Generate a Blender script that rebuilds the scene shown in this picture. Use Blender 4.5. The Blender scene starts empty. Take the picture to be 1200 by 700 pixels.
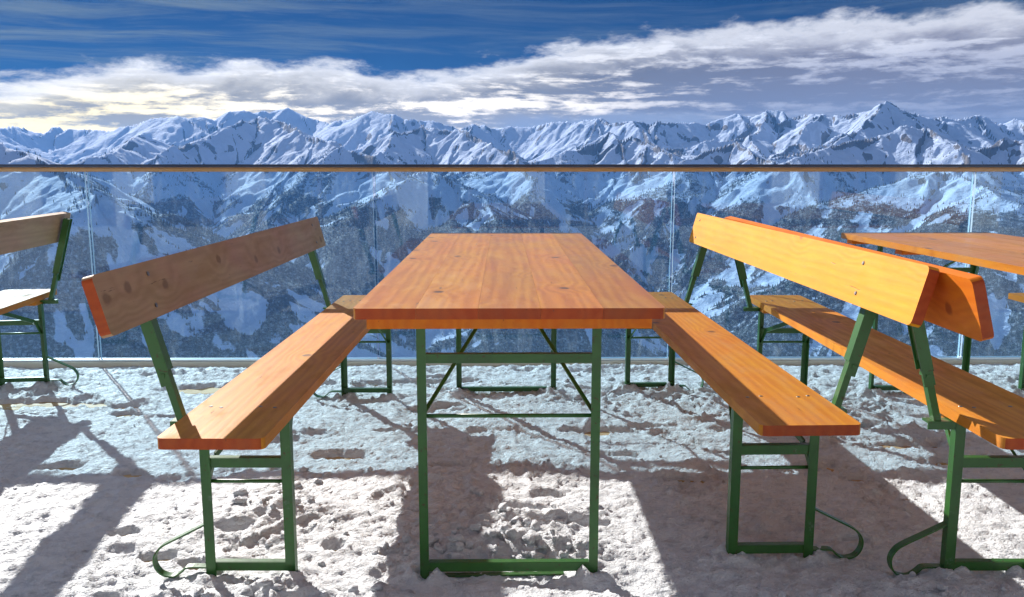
import bpy, bmesh, math, random
import numpy as np
from mathutils import Vector, Matrix
R = math.radians
S = bpy.context.scene
COL = S.collection
random.seed(7)

# ------------------------------------------------------------------ camera
CAM_H, F, PITCH, YAW = 1.098, 1001.34, 8.91, -0.60      # F: focal length in pixels of a 1200 px wide picture
cam = bpy.data.cameras.new('camera'); cam_o = bpy.data.objects.new('camera', cam); COL.objects.link(cam_o)
cam.sensor_width = 36; cam.lens = 36 * F / 1200
cam.clip_start = 0.05; cam.clip_end = 120000
cam_o.location = (0, 0, CAM_H); cam_o.rotation_euler = (R(90 - PITCH), 0, R(YAW))
S.camera = cam_o

# ------------------------------------------------------------------ light
SUN_EL, SUN_AZ = 27.5, -33.5                            # azimuth from +Y, clockwise positive
sun = bpy.data.lights.new('sun', 'SUN'); sun.energy = 4.9; sun.angle = R(0.53); sun.color = (1.0, 0.955, 0.89)
sun_o = bpy.data.objects.new('sun', sun); COL.objects.link(sun_o)
sv = Vector((math.sin(R(SUN_AZ)) * math.cos(R(SUN_EL)), math.cos(R(SUN_AZ)) * math.cos(R(SUN_EL)), math.sin(R(SUN_EL))))
sun_o.rotation_euler = (-sv).to_track_quat('-Z', 'Y').to_euler(); sun_o.location = (-6, 9, 8)
S.view_settings.view_transform = 'Standard'; S.view_settings.look = 'None'
S.view_settings.exposure = 0.8; S.view_settings.gamma = 1.0
S.view_settings.use_curve_mapping = False
S.cycles.max_bounces = 8; S.cycles.transparent_max_bounces = 16

# ------------------------------------------------------------------ node helper
class N:
    """tiny node-expression builder"""
    def __init__(s, tree): s.t = tree; s.n = tree.nodes; s.l = tree.links
    def new(s, typ, **kw):
        n = s.n.new(typ)
        for k, v in kw.items(): setattr(n, k, v)
        return n
    def put(s, sock, v):
        if v is None: return
        if isinstance(v, bpy.types.NodeSocket): s.l.new(v, sock)
        else:
            if hasattr(sock.default_value, '__len__') and not hasattr(v, '__len__'): v = (v,) * len(sock.default_value)
            if hasattr(v, '__len__') and len(sock.default_value) == 4 and len(v) == 3: v = (*v, 1)
            sock.default_value = v
    def m(s, op, a, b=None, c=None, clamp=False):
        n = s.new('ShaderNodeMath', operation=op, use_clamp=clamp)
        for i, v in enumerate((a, b, c)): s.put(n.inputs[i], v)
        return n.outputs[0]
    def v(s, op, a, b=None):
        n = s.new('ShaderNodeVectorMath', operation=op); s.put(n.inputs[0], a); s.put(n.inputs[1], b)
        return n.outputs['Value'] if op in ('LENGTH', 'DOT_PRODUCT') else n.outputs[0]
    def sep(s, a): n = s.new('ShaderNodeSeparateXYZ'); s.put(n.inputs[0], a); return n.outputs
    def comb(s, x, y, z):
        n = s.new('ShaderNodeCombineXYZ')
        for i, q in enumerate((x, y, z)): s.put(n.inputs[i], q)
        return n.outputs[0]
    def noise(s, vec, scale=1, detail=4, rough=.55, dist=0, lac=2.0, col=False):
        n = s.new('ShaderNodeTexNoise'); s.put(n.inputs['Vector'], vec)
        n.inputs['Scale'].default_value = scale; n.inputs['Detail'].default_value = detail
        n.inputs['Roughness'].default_value = rough; n.inputs['Distortion'].default_value = dist
        n.inputs['Lacunarity'].default_value = lac
        return n.outputs[1 if col else 0]
    def vor(s, vec, scale=1, feat='F1', out='Distance', rnd=1, dim='3D'):
        n = s.new('ShaderNodeTexVoronoi', feature=feat, voronoi_dimensions=dim); s.put(n.inputs['Vector'], vec)
        n.inputs['Scale'].default_value = scale; n.inputs['Randomness'].default_value = rnd
        return n.outputs[out]
    def step(s, x, a, b, lo=0., hi=1.):
        n = s.new('ShaderNodeMapRange', interpolation_type='SMOOTHSTEP'); n.clamp = True
        for i, q in enumerate((x, a, b, lo, hi)): s.put(n.inputs[i], q)
        return n.outputs[0]
    def mix(s, f, a, b, mode='MIX'):
        n = s.new('ShaderNodeMix', data_type='RGBA', blend_type=mode)
        s.put(n.inputs[0], f); s.put(n.inputs[6], a); s.put(n.inputs[7], b)
        return n.outputs[2]
    def curve(s, x, pts):
        n = s.new('ShaderNodeFloatCurve'); s.put(n.inputs['Value'], x)
        c = n.mapping.curves[0]
        while len(c.points) > 2: c.points.remove(c.points[1])
        c.points[0].location = pts[0]; c.points[1].location = pts[-1]
        for p in pts[1:-1]: c.points.new(*p)
        n.mapping.update(); return n.outputs[0]
    def bump(s, h, strength=.5, dist=.01, nrm=None):
        n = s.new('ShaderNodeBump'); s.put(n.inputs['Height'], h)
        n.inputs['Strength'].default_value = strength; n.inputs['Distance'].default_value = dist
        if nrm: s.put(n.inputs['Normal'], nrm)
        return n.outputs[0]

def material(name):
    m = bpy.data.materials.new(name); m.use_nodes = True; nt = m.node_tree
    b = nt.nodes['Principled BSDF']
    return m, N(nt), b

# ------------------------------------------------------------------ world: sky with cloud banks
W = bpy.data.worlds.new('World'); S.world = W; W.use_nodes = True
w = N(W.node_tree); W.node_tree.nodes.clear()
sky = w.new('ShaderNodeTexSky', sky_type='NISHITA'); sky.sun_disc = False
sky.sun_elevation = R(SUN_EL); sky.sun_rotation = R(SUN_AZ); sky.altitude = 2200
sky.air_density = 1.0; sky.dust_density = 0.3; sky.ozone_density = 3.0
d = w.new('ShaderNodeTexCoord').outputs['Generated']
dx, dy, dz = w.sep(d)[:3]
warp = w.noise(w.v('MULTIPLY', d, (2.2, 2.2, 9)), 1.6, 3, .55, col=True)
dw = w.v('ADD', d, w.v('MULTIPLY', w.v('SUBTRACT', warp, (.5, .5, .5)), (.10, .10, .022)))
# upper edge of the cloud bank (sine of the elevation) along x
edge = w.curve(w.m('MULTIPLY_ADD', dx, .5, .5), [(0, .50), (.20, .34), (.25, .40), (.285, .51), (.36, .57), (.445, .54), (.505, .63), (.55, .69), (.62, .75), (.685, .78), (.78, .76), (1, .6)])
edge = w.m('MULTIPLY', edge, .200)
n_edge = w.noise(w.v('MULTIPLY', dw, (9, 9, 26)), 1.5, 7, .62)
body = w.m('ADD', w.m('SUBTRACT', edge, dz), w.m('MULTIPLY', w.m('SUBTRACT', n_edge, .5), .060))
bank = w.step(body, -.002, .014)
rim = w.m('SUBTRACT', 1., w.step(body, .006, .050))
# banded grey undersides
n_band = w.noise(w.v('MULTIPLY', dw, (3.2, 3.2, 42)), 1.25, 8, .60)
n_fine = w.noise(w.v('MULTIPLY', dw, (16, 16, 60)), 1.6, 7, .65)
sh = w.m('ADD', w.m('MULTIPLY', n_band, .62), w.m('MULTIPLY', n_fine, .38))
az_r = w.step(dx, -.10, .42)                                         # thicker, greyer deck towards the right
thr = w.m('MULTIPLY_ADD', az_r, -.035, .485)
grey = w.step(sh, w.m('SUBTRACT', thr, .060), w.m('ADD', thr, .045))
grey = w.m('MULTIPLY', grey, w.m('SUBTRACT', 1., w.m('MULTIPLY', rim, .8)))
low = w.step(dz, .030, .135)                                          # 0 near the horizon
hot = w.m('MULTIPLY', w.m('SUBTRACT', 1., low), w.m('SUBTRACT', 1., w.step(dx, .02, .32)))
warm = w.m('SUBTRACT', 1., w.step(dx, -.55, -.05))
c_white = w.mix(az_r, (.90, .87, .82), (.52, .53, .62))
c_hot = w.mix(warm, (1.75, 1.55, 1.25), (1.85, 1.45, .50))
c_light = w.mix(hot, c_white, c_hot)
c_light = w.mix(w.m('MULTIPLY', rim, .8), c_light, (.88, .89, .93))
c_grey = w.mix(az_r, (.11, .115, .13), (.17, .165, .215))
c_grey = w.mix(w.m('MULTIPLY', warm, .20), c_grey, (.40, .37, .28))
grey = w.m('MULTIPLY', grey, w.m('SUBTRACT', 1., w.m('MULTIPLY', hot, .18)))
c_cloud = w.mix(grey, c_light, c_grey)
c_cloud = w.mix(w.m('MULTIPLY', w.m('MULTIPLY', w.m('SUBTRACT', 1., low), az_r), .8), c_cloud, (.24, .27, .38))
# soft grey cloud resting on the ridge right of the centre
cap_h = w.m('MULTIPLY', w.step(dx, -.03, .03), w.m('SUBTRACT', 1., w.step(dx, .21, .27)))
cap_t = w.m('MULTIPLY_ADD', w.noise(w.v('MULTIPLY', d, (14, 14, 20)), 1.6, 5, .55), .022, .048)
cap = w.m('MULTIPLY', cap_h, w.m('SUBTRACT', 1., w.step(dz, w.m('SUBTRACT', cap_t, .006), w.m('ADD', cap_t, .002))))
c_cloud = w.mix(w.m('MULTIPLY', cap, .85), c_cloud, (.30, .33, .42))
# thin high streaks over the blue
n_st = w.noise(w.v('MULTIPLY', dw, (2.0, 2.0, 34)), 1.2, 9, .66, .4)
streak = w.m('MULTIPLY', w.step(n_st, .42, .66), w.m('MULTIPLY_ADD', w.step(dx, .05, -.45), .50, .42))
bg_sky = w.new('ShaderNodeBackground'); bg_sky.inputs[1].default_value = .10
deep = w.mix(1., sky.outputs[0], (.018, .066, .145), 'MULTIPLY')
w.put(bg_sky.inputs[0], deep)
bg_st = w.new('ShaderNodeBackground'); w.put(bg_st.inputs[0], (.105, .140, .175)); bg_st.inputs[1].default_value = 1
bg_cl = w.new('ShaderNodeBackground'); w.put(bg_cl.inputs[0], c_cloud); bg_cl.inputs[1].default_value = .70
mx1 = w.new('ShaderNodeMixShader'); w.put(mx1.inputs[0], streak); w.l.new(bg_sky.outputs[0], mx1.inputs[1]); w.l.new(bg_st.outputs[0], mx1.inputs[2])
# unseen cloud layer above the frame, added for neutral fill; flat, in perspective
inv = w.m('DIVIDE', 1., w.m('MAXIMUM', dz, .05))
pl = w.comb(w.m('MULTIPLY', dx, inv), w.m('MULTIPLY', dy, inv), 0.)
fill_cloud = w.m('MULTIPLY', w.step(w.noise(pl, 1.7, 7, .6, .3), .42, .66), w.step(dz, .17, .34))
bg_fill = w.new('ShaderNodeBackground'); w.put(bg_fill.inputs[0], (.47, .50, .60)); bg_fill.inputs[1].default_value = 1
mx0 = w.new('ShaderNodeMixShader'); w.put(mx0.inputs[0], w.m('MULTIPLY', fill_cloud, .9)); w.l.new(mx1.outputs[0], mx0.inputs[1]); w.l.new(bg_fill.outputs[0], mx0.inputs[2])
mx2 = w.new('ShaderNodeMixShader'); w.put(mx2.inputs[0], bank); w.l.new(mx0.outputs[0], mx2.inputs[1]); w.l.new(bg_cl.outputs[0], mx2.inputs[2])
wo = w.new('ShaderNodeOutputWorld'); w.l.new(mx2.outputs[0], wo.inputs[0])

# ------------------------------------------------------------------ numpy noise
def h2(ix, iy, k):
    n = (ix.astype(np.int64) * 374761393 + iy.astype(np.int64) * 668265263 + k * 1442695041) & 0x7fffffff
    n = ((n ^ (n >> 13)) * 1274126177) & 0x7fffffff
    n = ((n ^ (n >> 15)) * 2246822519) & 0x7fffffff
    return ((n ^ (n >> 14)) & 0xffff).astype(np.float32) / 65535.
def perlin(x, y, k=0):
    ix = np.floor(x); iy = np.floor(y); fx = (x - ix).astype(np.float32); fy = (y - iy).astype(np.float32)
    ix = ix.astype(np.int64); iy = iy.astype(np.int64)
    u = fx * fx * fx * (fx * (fx * 6 - 15) + 10); v = fy * fy * fy * (fy * (fy * 6 - 15) + 10)
    def g(i, j):
        a = h2(ix + i, iy + j, k) * 6.2831853
        return np.cos(a) * (fx - i) + np.sin(a) * (fy - j)
    a = g(0, 0); b = g(1, 0); c = g(0, 1); e = g(1, 1)
    return (a + u * (b - a) + v * (c - a) + u * v * (a - b - c + e)) * 1.5
def fbm(x, y, oct=5, k=0, gain=.5, ridged=False):
    s = 0; a = 1.; t = 0
    for i in range(oct):
        n = perlin(x, y, k + i * 17)
        if ridged: n = 1 - np.abs(n) * 2
        s = s + n * a; t += a; a *= gain
        x, y = (x * 1.6 - y * 1.2) + 3.1, (x * 1.2 + y * 1.6) - 1.7
    return s / t
def erosion(px, py, dx, dy, k):
    ix = np.floor(px); iy = np.floor(py); fx = px - ix; fy = py - iy
    va = np.zeros_like(px); vx = np.zeros_like(px); vy = np.zeros_like(px); wt = np.zeros_like(px)
    ixi = ix.astype(np.int64); iyi = iy.astype(np.int64)
    for i in (-2, -1, 0, 1):
        for j in (-2, -1, 0, 1):
            hx = h2(ixi - i, iyi - j, k) * .5; hy = h2(ixi - i, iyi - j, k + 91) * .5
            qx = fx + i - hx; qy = fy + j - hy
            ww = np.exp(-2 * (qx * qx + qy * qy)); mag = (qx * dx + qy * dy) * 6.2831853
            wt += ww; va += np.cos(mag) * ww; sn = -np.sin(mag) * ww; vx += sn * dx; vy += sn * dy
    return va / wt, vx / wt, vy / wt

def mesh_np(name, verts, quads, smooth=True):
    me = bpy.data.meshes.new(name); verts = np.asarray(verts, np.float32); quads = np.asarray(quads, np.int32)
    k = quads.shape[1]
    me.vertices.add(len(verts)); me.vertices.foreach_set('co', verts.ravel())
    me.loops.add(quads.size); me.loops.foreach_set('vertex_index', quads.ravel())
    me.polygons.add(len(quads)); me.polygons.foreach_set('loop_start', np.arange(0, quads.size, k, dtype=np.int32))
    me.polygons.foreach_set('use_smooth', np.full(len(quads), smooth))
    me.update(calc_edges=True); return me
def grid_quads(nr, nc):
    a = (np.arange(nr - 1)[:, None] * nc + np.arange(nc - 1)[None, :]).ravel()
    return np.stack([a, a + 1, a + nc + 1, a + nc], 1)
def link(name, me, mats=(), parent=None, **props):
    o = bpy.data.objects.new(name, me); COL.objects.link(o)
    for m in mats: me.materials.append(m)
    if parent: o.parent = parent
    for k, v in props.items(): o[k] = v
    return o

# ------------------------------------------------------------------ mountains
def ray(px, py):
    """compass bearing (clockwise from +Y) and tangent of elevation that a picture point looks along"""
    u = (px - 600) / F; v = (350 - py) / F; t = R(PITCH)
    y = math.cos(t) + v * math.sin(t); z = -math.sin(t) + v * math.cos(t)
    return math.atan2(u, y) - R(YAW), z / math.hypot(u, y)
def peak(px, py, dist):
    a, t = ray(px, py); return np.array([dist * math.sin(a), dist * math.cos(a), t * dist + CAM_H])
rng = np.random.RandomState(11)
SKY = [(-420,150),(-300,140),(-200,152),(-100,143),(-40,150),(0,153),(16,147),(40,157),(53,158),(57,149),(70,153),(82,151),(95,153),(112,153),(122,154),(150,148),(175,140),(210,136),(220,139),(232,137),(252,142),
 (258,138),(268,131),(283,129),(292,133),(308,130),(312,132),(336,126),(350,135),(370,140),(395,145),(410,142),(432,130),(450,135),(463,134),(475,141),
 (490,141),(507,142),(523,146),(540,151),(556,146),(575,150),(600,151),(625,150),(650,145),(680,143),(700,140),(720,145),(745,143),(765,146),(780,143),(800,145),(820,147),
 (840,149),(862,135),(878,139),(895,130),(915,131),(925,140),(940,134),(965,133),(975,139),(985,138),(1000,136),(1020,132),(1040,117.5),(1057,128),(1072,131),
 (1090,141),(1100,135),(1115,141),(1122,139),(1140,135),(1160,139),(1183,148),(1195,140),(1215,142),(1260,135),(1330,145),(1420,132),(1520,146),(1650,135)]
segs = []      # x0,y0,z0,x1,y1,z1,slope
def add_seg(a, b, s): segs.append([*a, *b, s])
def crest_dist(px):
    return 14200 + 1300 * math.sin(px * .0061 + .5) + 500 * math.sin(px * .023) - 2600 * math.exp(-((px - 1050) / 230) ** 2) + 2500 * math.exp(-((px - 30) / 110) ** 2)
CR = [peak(px, py, crest_dist(px)) for px, py in SKY]
for a, b in zip(CR[:-1], CR[1:]): add_seg(a, b, .72)
def spur(p, head, length, zend, s=.62, depth=0, n=6, power=.8):
    """a ridge that winds down from p; head = bearing"""
    q = p.copy(); h = head; side = rng.choice([-1, 1])
    for i in range(n):
        h += rng.uniform(-.22, .22)
        t = ((i + 1) / n)
        nq = q.copy(); nq[0] += math.sin(h) * length / n; nq[1] += math.cos(h) * length / n
        nq[2] = p[2] + (zend - p[2]) * t ** power + rng.uniform(-1, 1) * 45 * (depth == 0)
        add_seg(q, nq, s); q = nq
        if depth < 1 and i < n - 1:
            side = -side
            spur(q.copy(), h + side * rng.uniform(.6, 1.05), length * rng.uniform(.22, .36), max(-1250, q[2] - rng.uniform(380, 620)), s * 1.05, depth + 1, 3, .9)
for i in range(2, len(CR) - 1):
    if SKY[i][1] < SKY[i - 1][1] and SKY[i][1] <= SKY[i + 1][1]:
        p = CR[i].copy(); back = math.atan2(-p[0], -p[1])
        spur(p, back + rng.uniform(-.55, .55), rng.uniform(5200, 7400), -1000)
        spur(p, back + math.pi + rng.uniform(-.4, .4), 4500, -600, n=3, depth=1)
# nearer ridges that stand in front of the main crest
def ridge(pts, s=.66, spurs=()):
    P = [peak(*q) for q in pts]
    for a, b in zip(P[:-1], P[1:]): add_seg(a, b, s)
    for i, dh, L, ze in spurs:
        p = P[i]; spur(p.copy(), math.atan2(-p[0], -p[1]) + dh, L, ze, s)
ridge([(185,184,9400),(225,168,9900),(262,152,10400),(304,139,10800),(330,146,10300),(352,158,9700),(378,164,9300),(405,176,8900),(434,193,8400),(470,212,7900)], .62,
      [(3,.5,4600,-1000),(3,-.2,5000,-1100),(5,.25,3600,-1000),(7,.3,2800,-1050),(1,.4,3800,-1000)])
ridge([(405,200,8600),(440,180,9300),(470,160,9900),(500,150,10400),(524,153,10200),(548,156,9900),(572,168,9400),(604,190,8700),(640,215,8000)], .62,
      [(3,.5,4400,-1000),(3,.1,4200,-1000),(5,-.1,4200,-1050),(7,.2,2600,-1000)])
ridge([(425,236,6500),(452,222,6800),(478,209,7000),(500,204,7100),(520,214,6900),(542,232,6600),(566,250,6300),(600,268,6000)], .52,
      [(3,.1,2200,-1150),(1,.4,1900,-1150),(5,-.3,1600,-1200)])
ridge([(612,196,8900),(650,184,9300),(690,168,9700),(708,157,9900),(722,166,9500),(738,160,9600),(764,170,9300),(790,186,8800)], .62,
      [(3,.6,4300,-1000),(3,0,4100,-1050),(6,.2,3800,-1050),(1,.3,3000,-1000)])
ridge([(790,196,8300),(830,180,8700),(866,172,8900),(882,184,8500),(905,196,8100)], .62, [(2,.5,3500,-1050),(2,-.1,3600,-1050)])
ridge([(920,190,8000),(960,176,8500),(1000,168,8800),(1045,160,9000),(1090,152,9300),(1110,166,8900),(1135,186,8300)], .62,
      [(1,.5,3300,-1050),(3,.6,3600,-1050),(4,.2,3600,-1050),(4,-.3,3300,-1000)])
ridge([(1080,210,6900),(1100,204,7000),(1118,208,6900),(1150,224,6500),(1190,246,6100)], .5, [(1,.5,2200,-1150),(3,.3,1700,-1150)])
ridge([(1130,186,8700),(1170,164,9300),(1210,170,9200),(1260,188,8600)], .62, [(1,.4,3500,-1050)])
ridge([(-160,150,7600),(-90,158,7300),(-30,166,7000),(10,176,6700),(45,188,6300),(85,214,5700),(110,240,5200)], .55, [(2,-.3,2200,-1100),(4,.1,1500,-1150),(1,0,2400,-1100)])
ridge([(60,196,9000),(92,187,9300),(118,186,9400),(150,176,9900),(175,160,10800)], .6, [(1,.4,3000,-1050),(3,.4,4000,-1050)])
SEG = np.array(segs, np.float32)

def base_height(X, Y):
    h = np.full(X.shape, -1e9, np.float32)
    wx = X + 260 * fbm(X / 1500, Y / 1500, 4, 5); wy = Y + 260 * fbm(X / 1500 + 9, Y / 1500, 4, 77)
    for x0, y0, z0, x1, y1, z1, s in SEG:
        ex = x1 - x0; ey = y1 - y0; L2 = ex * ex + ey * ey + 1e-3
        t = np.clip(((wx - x0) * ex + (wy - y0) * ey) / L2, 0, 1)
        dd = np.hypot(wx - (x0 + t * ex), wy - (y0 + t * ey))
        np.maximum(h, z0 + t * (z1 - z0) - s * dd ** .985, out=h)
    return h
azs = np.concatenate([np.linspace(-180, -44, 60)[:-1], np.linspace(-44, 44, 1400)[:-1], np.linspace(44, 180, 60)])
rs = np.concatenate([np.geomspace(4, 3300, 50)[:-1], np.linspace(3300, 5200, 70)[:-1], np.linspace(5200, 12500, 400)[:-1], np.geomspace(12500, 19500, 110)[:-1], np.linspace(19500, 21500, 5)])
AZ, RR = np.meshgrid(np.radians(azs).astype(np.float32), rs.astype(np.float32))
X = RR * np.sin(AZ); Y = RR * np.cos(AZ)
def ss(x, a, b): t = np.clip((x - a) / (b - a), 0, 1); return t * t * (3 - 2 * t)
H = base_height(X, Y)
floor_ = -1230 + 60 * fbm(X / 2500, Y / 2500, 4, 3) + ss(RR, 5600, 9500) * 130
kk = 90.
H = np.maximum(H, floor_) + kk * np.log1p(np.exp(-np.abs(H - floor_) / kk)) * .7
gy_, gx_ = np.gradient(H)
dr = np.gradient(rs)[:, None]; da = np.radians(np.gradient(azs))[None, :]
Hr = gy_ / dr; Ha = gx_ / (da * RR)
GX = Hr * np.sin(AZ) + Ha * np.cos(AZ); GY = Hr * np.cos(AZ) - Ha * np.sin(AZ)
gl = np.hypot(GX, GY) + 1e-4
lim = np.minimum(gl, .75) / gl; nx = GX * lim * 1.5; ny = GY * lim * 1.5
sc = 1200.; a = 1.; f = 1.; hv = 0; hf = 0; hx = np.zeros_like(X); hy = np.zeros_like(X)
for o_ in range(5):
    v_, vx_, vy_ = erosion(X / sc * f, Y / sc * f, ny + hy, -(nx + hx), 31 + o_ * 7)
    hf = 0 if o_ < 2 else hf + v_ * (.5, .35, .25)[o_ - 2]
    hv = hv + v_ * a; hx = hx + vx_ * a * f * .55; hy = hy + vy_ * a * f * .55
    m_ = np.maximum(np.hypot(hx, hy), 1e-4); c_ = np.minimum(m_, 1.3) / m_; hx *= c_; hy *= c_
    a *= .47; f *= 2.05
steep = ss(gl, .12, .55)
mount = ss(RR, 3600, 5200)
H = H + mount * (1 - .65 * ss(H, 420, 850)) * (hv * 78 * steep + 26 * fbm(X / 480, Y / 480, 6, 9, .54) + 20 * (fbm(X / 900, Y / 900, 6, 23, .5, True) - .3) * ss(H, -400, 300))
# the slope under the terrace: falls away to the valley
near = np.where(np.abs(AZ) < 1.75, -1.6 - RR * .52, -1.6 + (np.abs(AZ) - 1.75) * RR * .12 - RR * .05)
near = np.maximum(near, -1230.) + 14 * fbm(X / 160, Y / 160, 4, 2) * ss(RR, 60, 500)
H = near * (1 - mount) + H * mount
H[0, :] = -1.8
V = np.stack([X, Y, H], -1).reshape(-1, 3)
me = mesh_np('mountain_terrain', V, grid_quads(len(rs), len(azs)))
gy2, gx2 = np.gradient(H); slope = np.hypot(gy2 / dr, gx2 / (da * RR))
treeline = -330 + 170 * fbm(X / 1300, Y / 1300, 4, 41) + 70 * fbm(X / 260, Y / 260, 3, 43)
hf = hf - hf.mean(); gull = .45 * fbm(X / 300, Y / 300, 5, 51, .6) + .40 * (hv - .25) + .50 * hf
forest = (1 - ss(H, treeline - 90, treeline + 110)) * ss(gull + .30 * ss(slope, .1, .5), -.12, .20) * ss(RR, 3000, 4500) * ss(H, -1225, -1120)
scrub = .52 * ss(hv + .5 * gull, .10, .60) * (1 - ss(H, -150, 260)) * ss(RR, 4500, 5500)
forest = np.maximum(forest, scrub)
rock = ss(slope + .22 * fbm(X / 120, Y / 120, 4, 61) + .38 * hf, .80, 1.35) * ss(H, -500, 50)
for nm, arr in (('forest', forest), ('rock', rock)):
    at = me.attributes.new(nm, 'FLOAT', 'POINT'); at.data.foreach_set('value', np.ascontiguousarray(arr, np.float32).ravel())
mt, n, b = material('mountain_snow_and_rock')
P_ = n.new('ShaderNodeNewGeometry').outputs['Position']
af = n.new('ShaderNodeAttribute', attribute_name='forest').outputs['Fac']; ar = n.new('ShaderNodeAttribute', attribute_name='rock').outputs['Fac']
fn = n.noise(P_, .02, 5, .7)
fmask = n.step(n.m('ADD', af, n.m('MULTIPLY', n.m('SUBTRACT', fn, .5), 1.1)), .42, .62)
rn = n.noise(P_, .012, 7, .68)
rmask = n.step(n.m('ADD', ar, n.m('MULTIPLY', n.m('SUBTRACT', rn, .5), 1.5)), .50, .68)
ground = n.mix(n.step(n.noise(P_, .045, 6, .75), .47, .66), (.018, .027, .030), (.34, .38, .46))
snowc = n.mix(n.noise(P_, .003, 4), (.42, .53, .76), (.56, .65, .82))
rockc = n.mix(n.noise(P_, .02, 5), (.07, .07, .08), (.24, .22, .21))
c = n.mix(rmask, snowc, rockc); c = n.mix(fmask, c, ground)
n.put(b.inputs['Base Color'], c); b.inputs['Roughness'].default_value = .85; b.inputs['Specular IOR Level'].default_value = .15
n.put(b.inputs['Normal'], n.bump(n.m('ADD', n.noise(P_, .011, 8, .62), n.m('MULTIPLY', n.noise(P_, .05, 4, .6), .3)), .9, 26))
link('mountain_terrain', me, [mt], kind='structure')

# forest: small conifers on the lower flanks
prob = (forest + .02 * (H < 0) * (H > -1200)).ravel(); area = (np.broadcast_to(dr * (da * RR), RR.shape)).ravel()
vis = ((np.abs(AZ) < R(40)) & (RR > 4300) & (RR < 11500)).ravel()
pw = prob ** 1.3 * area * vis; pw /= pw.sum()
NT = 70000
idx = rng.choice(len(pw), NT, p=pw)
cx = V[idx, 0] + rng.uniform(-9, 9, NT); cy = V[idx, 1] + rng.uniform(-9, 9, NT); cz = V[idx, 2]
th = rng.uniform(11, 25, NT); tr = th * rng.uniform(.17, .26, NT)
ang = rng.uniform(0, 6.28, NT)
tv = []
for k in range(3):
    tv.append(np.stack([cx + tr * np.cos(ang + k * 2.0944), cy + tr * np.sin(ang + k * 2.0944), cz - 4 + th * .08], 1))
tv.append(np.stack([cx, cy, cz + th], 1))
tv = np.stack(tv, 1).reshape(-1, 3); bse = np.arange(NT)[:, None] * 4
tri = np.concatenate([bse + np.array([[0, 1, 3]]), bse + np.array([[1, 2, 3]]), bse + np.array([[2, 0, 3]])])
me = mesh_np('conifer_forest', tv, tri, False)
mf, n, b = material('conifer_needles')
P_ = n.new('ShaderNodeNewGeometry').outputs['Position']
n.put(b.inputs['Base Color'], n.mix(n.noise(P_, .03, 3, .7), (.014, .026, .026), (.060, .066, .066))); b.inputs['Roughness'].default_value = .9
link('conifer_forest', me, [mf], kind='stuff', category='forest', label='dark conifer forest covering the lower mountain flanks behind the glass railing')

# ------------------------------------------------------------------ materials for the terrace
def snow_material():
    m, n, b = material('trampled_snow')
    P_ = n.new('ShaderNodeNewGeometry').outputs['Position']
    ps = n.v('MULTIPLY', P_, (1, 1, 2))
    big = n.noise(ps, 2.2, 4, .6); fine = n.noise(ps, 38, 6, .7); grit = n.noise(ps, 130, 3, .7)
    c = n.mix(n.step(big, .35, .7), (.92, .945, .975), (.85, .88, .92))
    ice = n.step(n.noise(n.v('MULTIPLY', P_, (1, 1.6, 1)), 15, 7, .72), .47, .64)
    c = n.mix(n.m('MULTIPLY', ice, .60), c, (.62, .65, .71))
    dirt = n.step(n.m('ADD', n.m('MULTIPLY', grit, .6), n.m('MULTIPLY', big, .4)), .58, .70)
    c = n.mix(n.m('MULTIPLY', dirt, .16), c, (.50, .46, .41))
    n.put(b.inputs['Base Color'], c)
    b.inputs['Roughness'].default_value = .55; b.inputs['Specular IOR Level'].default_value = .35
    h = n.m('ADD', n.m('MULTIPLY', fine, .7), n.m('ADD', n.m('MULTIPLY', grit, .28), n.m('MULTIPLY', n.vor(n.v('ADD', ps, n.v('MULTIPLY', n.noise(ps, 9, 3, col=True), (.05, .05, .05))), 24, 'SMOOTH_F1'), .5)))
    n.put(b.inputs['Normal'], n.bump(h, 1., .028))
    return m
M_snow = snow_material()

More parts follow.
